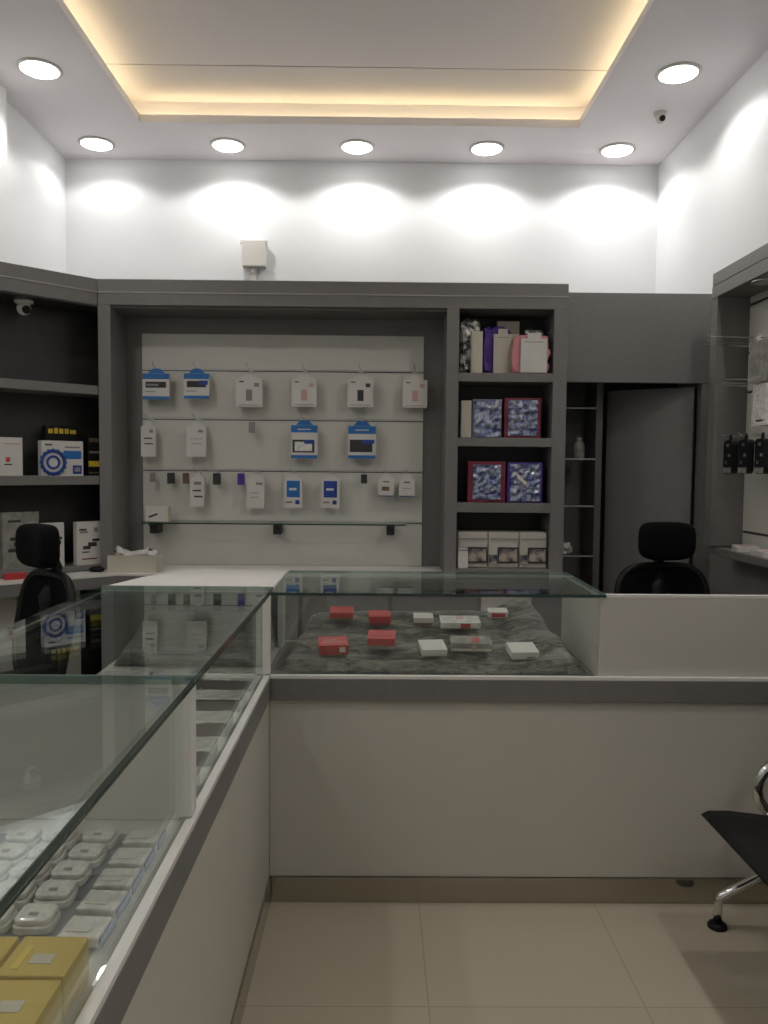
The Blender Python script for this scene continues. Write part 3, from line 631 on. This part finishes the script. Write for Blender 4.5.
# left showcase: two glass tops, two front panes, white partition and post
gl = empty('left_showcase', (-.64, 1.5, .757), 'long glass showcase on the left counter with two glass tops', 'showcase')
pane(gl, 'glass_top', -.925, XO - .004, 1.535, 2.688, ZG, ZG + GT, 'glass', 'frb')
pane(gl, 'glass_top', -.925, XO - .004, -.38, 1.527, ZG, ZG + GT, 'glass', 'rbl')
pane(gl, 'front_glass', XO - .030, XO - .024, 1.56, 2.580, .7575, ZG - .001, 'glassv')
pane(gl, 'front_glass', XO - .030, XO - .024, -.38, 1.515, .7575, ZG - .001, 'glassv')
P('post', K(gl, XO - .032, XO - .008, 1.516, 1.555, .7575 + .012, ZG - .001, 'top'), parent=gl)
P('partition', K(gl, -.90, XO - .034, 1.530, 1.546, .7575, ZG - .001, 'top'), parent=gl)
P('back_rail', K(gl, -.924, -.910, -.38, 2.68, 1.012, ZG - .001, 'steel'), parent=gl)

# ---------------------------------------------------------------- cloth and boxes in the front showcase
def hz(y): t_ = min(1, max(0, (y - 2.64) / .36)); return .772 + .125 * t_
def cloth_fn(a, b2):
    y = 2.625 + b2 * .43
    t_ = min(1, b2 / .9); x0 = -.342 + .085 * t_ ** 1.3; x1 = .729 - .115 * t_
    x = x0 + (x1 - x0) * a
    edge = min(a, 1 - a) * (x1 - x0)
    z = hz(y) + .004
    z += .016 * noise.noise(Vector((x * 4, y * 13, 1))) + .007 * math.sin(y * 48 + 2 * math.sin(x * 5)) + .004 * noise.noise(Vector((x * 12, y * 40, 5)))
    z += .016 * math.exp(-((y - 2.660 - .006 * math.sin(x * 9)) / .016) ** 2)
    if a > .78: z += .045 * math.sin((a - .78) / .22 * math.pi * .75) * t_
    if edge < .04: z = .762 + (z - .762) * math.sin(edge / .04 * math.pi / 2)
    if b2 > .93: z = .762 + (z - .762) * math.cos((b2 - .93) / .07 * math.pi / 2)
    if b2 < .06: z = .763 + (z - .763) * math.sqrt(b2 / .06)
    return (x, y, max(z, .7635))
o = MB().grid(150, 60, cloth_fn, 'cloth').build('patterned_cloth', solid=.003, smooth=True)
tag(o, 'wavy grey patterned cloth draped inside the front glass showcase', 'cloth')
def cloth_z(x, y):
    t0 = min(1, (y - 2.625) / .43 / .9); x0 = -.342 + .085 * t0 ** 1.3; x1 = .729 - .115 * t0
    return max(cloth_fn((x + dx - x0) / (x1 - x0), (y + dy - 2.625) / .43)[2] for dx in (-.04, -.02, 0, .02, .04) for dy in (0, .03, .06))
def cbox(x0, x1, y, h_, d, kt, ks, label, art=(), name='phone_part_box', rz=0):
    r = empty(name, ((x0 + x1) / 2, y, cloth_z((x0 + x1) / 2, y) + .002), label, 'small box', rz=rz, rx=R(11))
    w_ = x1 - x0
    MB().box(-w_ / 2, w_ / 2, 0, d, 0, h_ * .35, ks).build('base', r, bevel=.0015)
    a = MB().box(-w_ / 2 - .001, w_ / 2 + .001, -.001, d + .001, h_ * .35, h_, kt)
    for (p0, p1, q0, q1, k, face) in art:
        if face == 't': a.box((p0 - .5) * w_, (p1 - .5) * w_, q0 * d, q1 * d, h_ - .001, h_ + .0008, k)
        else: a.box((p0 - .5) * w_, (p1 - .5) * w_, -.002, .001, q0 * h_, q1 * h_, k)
    a.build('lid', r)
cbox(-.192, -.094, 2.680, .036, .075, 'red', 'red', 'red box at the front left of the patterned cloth', [(.1, .9, .3, .4, 'pinkink', 't'), (.2, .6, .55, .62, 'pinkink', 't'), (.7, .9, .3, .8, 'paper', 'f')], rz=.12)
cbox(-.028, .064, 2.705, .040, .075, 'red', 'smoke', 'red lidded box with grey base at the front of the cloth', [(.1, .9, .3, .36, 'redd', 't')], rz=-.06)
cbox(-.168, -.085, 2.890, .030, .06, 'red', 'brown', 'red lidded box at the back left of the cloth')
cbox(-.024, .052, 2.845, .036, .06, 'red', 'redd', 'plain red box behind the red lidded box with grey base', rz=.1)
cbox(.138, .208, 2.890, .030, .05, 'paper', 'brown', 'white topped brown box at the back middle of the cloth')
cbox(.155, .240, 2.665, .024, .085, 'paper', 'cream', 'plain white box at the front middle of the cloth', rz=.12)
cbox(.232, .374, 2.840, .022, .070, 'film', 'paper', 'flat film wrapped white box with red mark behind the middle', [(.5, .75, .1, .9, 'red', 'f'), (.4, .6, .5, .9, 'pinkink', 't')])
cbox(.258, .396, 2.705, .030, .065, 'smoke', 'paper', 'wide white box with orange mark at the front of the cloth', [(.5, .62, .2, .8, 'pinkink', 'f'), (.5, .7, .2, .7, 'red', 't')], rz=-.03)
cbox(.412, .482, 2.900, .022, .045, 'paper', 'paper', 'small red and white box at the back right of the cloth', [(.15, .85, .15, .85, 'red', 'f')])
cbox(.458, .550, 2.660, .026, .085, 'paper', 'paper', 'white box at the front right of the cloth', [(.55, .85, .2, .4, 'inkg', 'f')], rz=.1)

# dark folded cloth in the counter corner
def cf(a, b2):
    x = -.90 + a * .515; y = 2.72 + b2 * .36
    z = .80 + .10 * b2 + .012 * noise.noise(Vector((x * 6, y * 14, 4)))
    e = min(a, 1 - a, b2, 1 - b2)
    if e < .06: z = .763 + (z - .763) * math.sin(e / .06 * math.pi / 2)
    return (x, y, max(.7635, z))
o = MB().grid(60, 40, cf, 'cloth').build('folded_cloth', solid=.003, smooth=True); tag(o, 'grey patterned cloth in the counter corner seen through the left glass', 'cloth')

# ---------------------------------------------------------------- goods in the left showcase
ZD = .7575
tr = MB().rbox(-.18, .13, -.30, .19, 0, .006, .01, 'tray').build('display_tray', loc=(-.53, 1.27, ZD), bevel=.002); tag(tr, 'flat blue grey tray under the rounded white cases', 'tray')
def case_proto():
    r = empty('earphone_case', (0, 0, 0), '', 'small case', 'rounded white cases on the blue grey tray')
    MB().rbox(-.029, .029, -.026, .026, 0, .012, .012, 'film').build('base', r, bevel=.002)
    MB().rbox(-.027, .027, -.024, .024, .0122, .023, .012, 'film').build('cover', r, bevel=.004, smooth=False, segs=3)
    MB().rbox(-.008, .006, -.012, -.004, .0232, .0238, .002, 'inkg').build('mark', r)
    return r
cp = None
rows = (1.415, 1.352, 1.290, 1.227, 1.158); cols = (-.632, -.566, -.499)
rn = ['farthest row', 'second row from the partition', 'middle row', 'second row from the yellow boxes', 'row nearest the yellow boxes']
cn = ['leftmost column', 'second column from left', 'third column from left']
for a, x in enumerate(cols):
    for b2, y in enumerate(rows):
        o = case_proto() if cp is None else copy_tree(cp); cp = cp or o
        o.location = (x + random.uniform(-.003, .003), y, ZD + .0065); o.rotation_euler = (0, 0, random.uniform(-.06, .06))
        o['label'] = 'small rounded white case in film, %s, %s' % (cn[a], rn[b2])
fp = None
for b2, y in enumerate((1.420, 1.345, 1.273, 1.204, 1.131)):
    if fp is None:
        o = empty('film_pack', (0, 0, 0), '', 'small pack', 'flat film packs along the front glass')
        MB().box(-.032, .030, -.028, .028, 0, .016, 'film').build('pack_body', o, bevel=.003)
        MB().box(.0305, .034, -.028, .028, 0, .014, 'navy').build('pack_edge', o, bevel=.001)['label'] = 'blue edge'
        MB().box(-.022, .01, -.016, .012, .0162, .0172, 'paper').build('mark', o); fp = o
    else: o = copy_tree(fp)
    o.location = (-.418, y, ZD + .0065); o.rotation_euler = (0, 0, random.uniform(-.08, .08)); o['label'] = 'flat film pack with blue edge along the front glass, ' + rn[b2]
yp = None
for (x, y, l) in ((-.426, 1.003, 'behind and nearest the glass'), (-.426, .912, 'in front and nearest the glass'), (-.519, 1.003, 'behind on the left'), (-.519, .912, 'in front on the left'), (-.426, .821, 'nearest the viewer by the glass'), (-.519, .821, 'nearest the viewer on the left')):
    if yp is None:
        o = empty('yellow_box', (0, 0, 0), '', 'box', 'yellow boxes in the near showcase')
        MB().box(-.043, .043, -.042, .042, 0, .058, 'yellow').build('carton', o, bevel=.0015)
        MB().box(-.040, .040, -.0435, -.0425, .004, .050, 'yellow').box(-.012, .016, -.018, .002, .0582, .0590, 'cream').box(-.030, -.020, -.03, .02, .0582, .0588, 'yellowp').build('print', o); yp = o
    else: o = copy_tree(yp)
    o.location = (x, y, ZD + .001); o.rotation_euler = (0, 0, random.uniform(-.03, .03)); o['label'] = 'square yellow box in the near showcase, ' + l
# taupe boxes in clear film in rows in the far showcase
tp = None
rl = ['farthest row', 'second row from the front counter', 'middle row', 'second row from the partition', 'row nearest the partition']
for a, y in enumerate((2.47, 2.265, 2.06, 1.855, 1.66)):
    for c_, x in enumerate((-.455, -.62, -.785)):
        if tp is None:
            o = empty('wrapped_case_box', (0, 0, 0), '', 'box', 'taupe boxes in film in the far left showcase')
            MB().box(-.076, .076, -.05, .05, 0, .032, 'taupe').build('carton', o, bevel=.002)
            MB().grid(10, 8, lambda p_, q_: ((p_ - .5) * .150, (q_ - .5) * .098, .036 + .004 * noise.noise(Vector((p_ * 5, q_ * 5, 2)))), 'film').build('film_top', o, solid=.001); tp = o
        else: o = copy_tree(tp)
        o.location = (x, y, ZD + .001); o.rotation_euler = (0, 0, random.uniform(-.05, .05)); o['label'] = 'taupe box in wrinkled clear film, %s, %s' % (('nearest the front glass', 'middle column', 'back column')[c_], rl[a])

# ---------------------------------------------------------------- office chairs
def office_chair(x, y, rz, label):
    r = empty('office_chair', (x, y, 0), label, 'office chair', rz=rz)   # faces local -Y
    hd = MB()
    def hfn(a, b2):
        return None
    mb = MB(); i_ = mb.mi('black'); bmesh.ops.create_cube(mb.bm, size=2); bmesh.ops.subdivide_edges(mb.bm, edges=mb.bm.edges[:], cuts=7, use_grid_fill=True)
    for v in mb.bm.verts:
        q = v.co; L8 = (abs(q.x) ** 4 + abs(q.y) ** 4 + abs(q.z) ** 4) ** .25; q = q / L8
        v.co = Vector((q.x * .131, q.y * .048 + .02 * q.x * q.x * -1 + .02, q.z * .090 + .006 * q.x * q.x))
    mb.build('headrest', r, smooth=True, loc=(0, .20, 1.113))
    MB().tube([(0, .22, .80), (0, .275, .92), (0, .285, 1.02), (0, .25, 1.10)], [.03, .028, .024, .02], 'blackp', 12).build('headrest_stem', r, smooth=True)
    # curved frame of the backrest: rounded shoulders
    prof = []
    for t_ in range(40):
        a = 2 * math.pi * t_ / 40; cx, cz = math.cos(a), math.sin(a)
        sgn = lambda v, p_: math.copysign(abs(v) ** p_, v)
        px, pz = sgn(cx, .5) * .222, sgn(cz, .62) * .24
        px *= 1 - .10 * (pz < 0) * abs(pz) / .24
        prof.append((px, .235 - .35 * px * px + .03 * math.sin(pz * 6) , .755 + pz))
    MB().tube(prof, .017, 'blackp', 10, closed=True).build('backrest_frame', r, smooth=True)
    def bf(a, b2):
        a = a * 2 - 1; b2 = b2 * 2 - 1
        wv_ = .212 * (1 - .32 * max(0, abs(b2) - .45) ** 1.5 * 1.8) * (1 - .10 * (b2 < 0) * abs(b2)); px = a * wv_; pz = b2 * .228
        return (px, .232 - .35 * px * px + .03 * math.sin(pz * 6), .755 + pz)
    MB().grid(16, 18, bf, 'mesh').build('backrest', r, solid=.006, smooth=True)
    MB().tube([(0, .26, .95), (-.02, .25, .90), (0, .27, .7), (0, .26, .52), (0, .15, .44), (0, .0, .42)], [.02, .035, .03, .03, .03, .03], 'blackp', 12).build('spine', r, smooth=True)
    MB().rbox(-.24, .24, -.25, .22, .43, .50, .09, 'black').build('seat', r, bevel=.022, segs=4)
    for s_ in (-1, 1):
        MB().tube([(s_ * .23, .02, .45), (s_ * .29, .02, .47), (s_ * .29, .02, .66)], .014, 'blackp', 10).box(s_ * .29 - .035, s_ * .29 + .035, -.13, .12, .66, .685, 'blackp').build('armrest', r, smooth=False, bevel=.004)
    MB().tube([(0, 0, .10), (0, 0, .43)], .028, 'blackp', 14).build('gas_lift', r)
    bs = MB()
    for q in range(5):
        a = q * 2 * math.pi / 5 + .3
        bs.tube([(0, 0, .11), (.28 * math.cos(a), .28 * math.sin(a), .075)], [.03, .017], 'blackp', 10)
    bs.build('star_base', r)
    for q in range(5):
        a = q * 2 * math.pi / 5 + .3; c0 = Vector((.28 * math.cos(a), .28 * math.sin(a), .028)); t_ = Vector((-math.sin(a), math.cos(a), 0)) * .022
        MB().tube([c0 - t_, c0 + t_], .027, 'blackp', 14).tube([c0, c0 + Vector((0, 0, .05))], .009, 'blackp', 8).build('caster', r)
    return r
office_chair(1.372, 3.52, R(4), 'black office chair with headrest behind the white counter on the right')
office_chair(-1.53, 3.13, R(-42), 'black office chair with headrest behind the left glass counter')

# ---------------------------------------------------------------- waiting bench at lower right
wb = empty('waiting_bench', (1.27, 2.1, 0), 'black perforated waiting bench with chrome arms at the right edge', 'bench')
def seatfn(y0_, y1_):
    def f(a, b2):
        # a: along profile from front lip (x low) to top of the back; b2: along y
        prof_ = [(1.00, .385), (.968, .408), (.990, .420), (1.05, .420), (1.18, .405), (1.30, .400), (1.37, .430), (1.42, .55), (1.47, .72), (1.50, .86), (1.515, .88)]
        t_ = a * (len(prof_) - 1); i_ = min(int(t_), len(prof_) - 2); fr = t_ - i_
        px = prof_[i_][0] * (1 - fr) + prof_[i_ + 1][0] * fr; pz = prof_[i_][1] * (1 - fr) + prof_[i_ + 1][1] * fr
        return (px - 1.25, y0_ + (y1_ - y0_) * b2 - 2.1, pz)
    return f
M['seat'] = mat('black_perforated_steel', (.007, .007, .008), .5, spec=.25)
for (ya, yb) in ((1.90, 2.36), (1.38, 1.84)):
    MB().grid(30, 10, seatfn(ya, yb), 'seat').build('seat', wb, solid=.012, smooth=True)
MB().box(-.04, .04, 1.30 - 2.1, 2.46 - 2.1, .30, .355, 'chrome').build('beam', wb, bevel=.006)
def leg(y):
    l = MB(); yy = y - 2.1
    l.tube([(-.178, yy, .012), (-.178, yy, .085), (-.172, yy, .100), (-.10, yy, .138), (0, yy, .19), (.02, yy, .30)], .014, 'chrome', 12)
    l.tube([(.28, yy, .02), (.28, yy, .075), (.275, yy, .100), (.20, yy, .138), (.04, yy, .19), (.02, yy, .29)], .014, 'chrome', 12)
    o = l.build('leg', wb, smooth=True)
    for x in (-.178, .28): MB().lathe([(.012, .016), (.026, .013), (.031, .005), (.030, 0), (.001, 0)], 'blackp', 20, (x, yy, 0)).build('foot_glide', o, smooth=True)
leg(2.455); leg(1.36)
def arm(y):
    yy = y - 2.1; pts_ = []
    # D-shaped chrome loop in the x-z plane
    for t_ in range(0, 11):
        a = R(90 + 18 * t_); pts_.append((.040 + .105 * math.cos(a), yy, .447 + .095 * math.sin(a)))
    pts_ = [(.25, yy, .600), (.16, yy, .568), (.10, yy, .547)] + pts_ + [(.10, yy, .352), (.18, yy, .350)]
    MB().tube(pts_, .018, 'chrome', 14).build('armrest', wb, smooth=True)
    MB().rbox(.10, .24, yy - .02, yy + .02, .590, .600, .008, 'blackp').build('arm_pad', wb)
arm(2.46); arm(1.87)
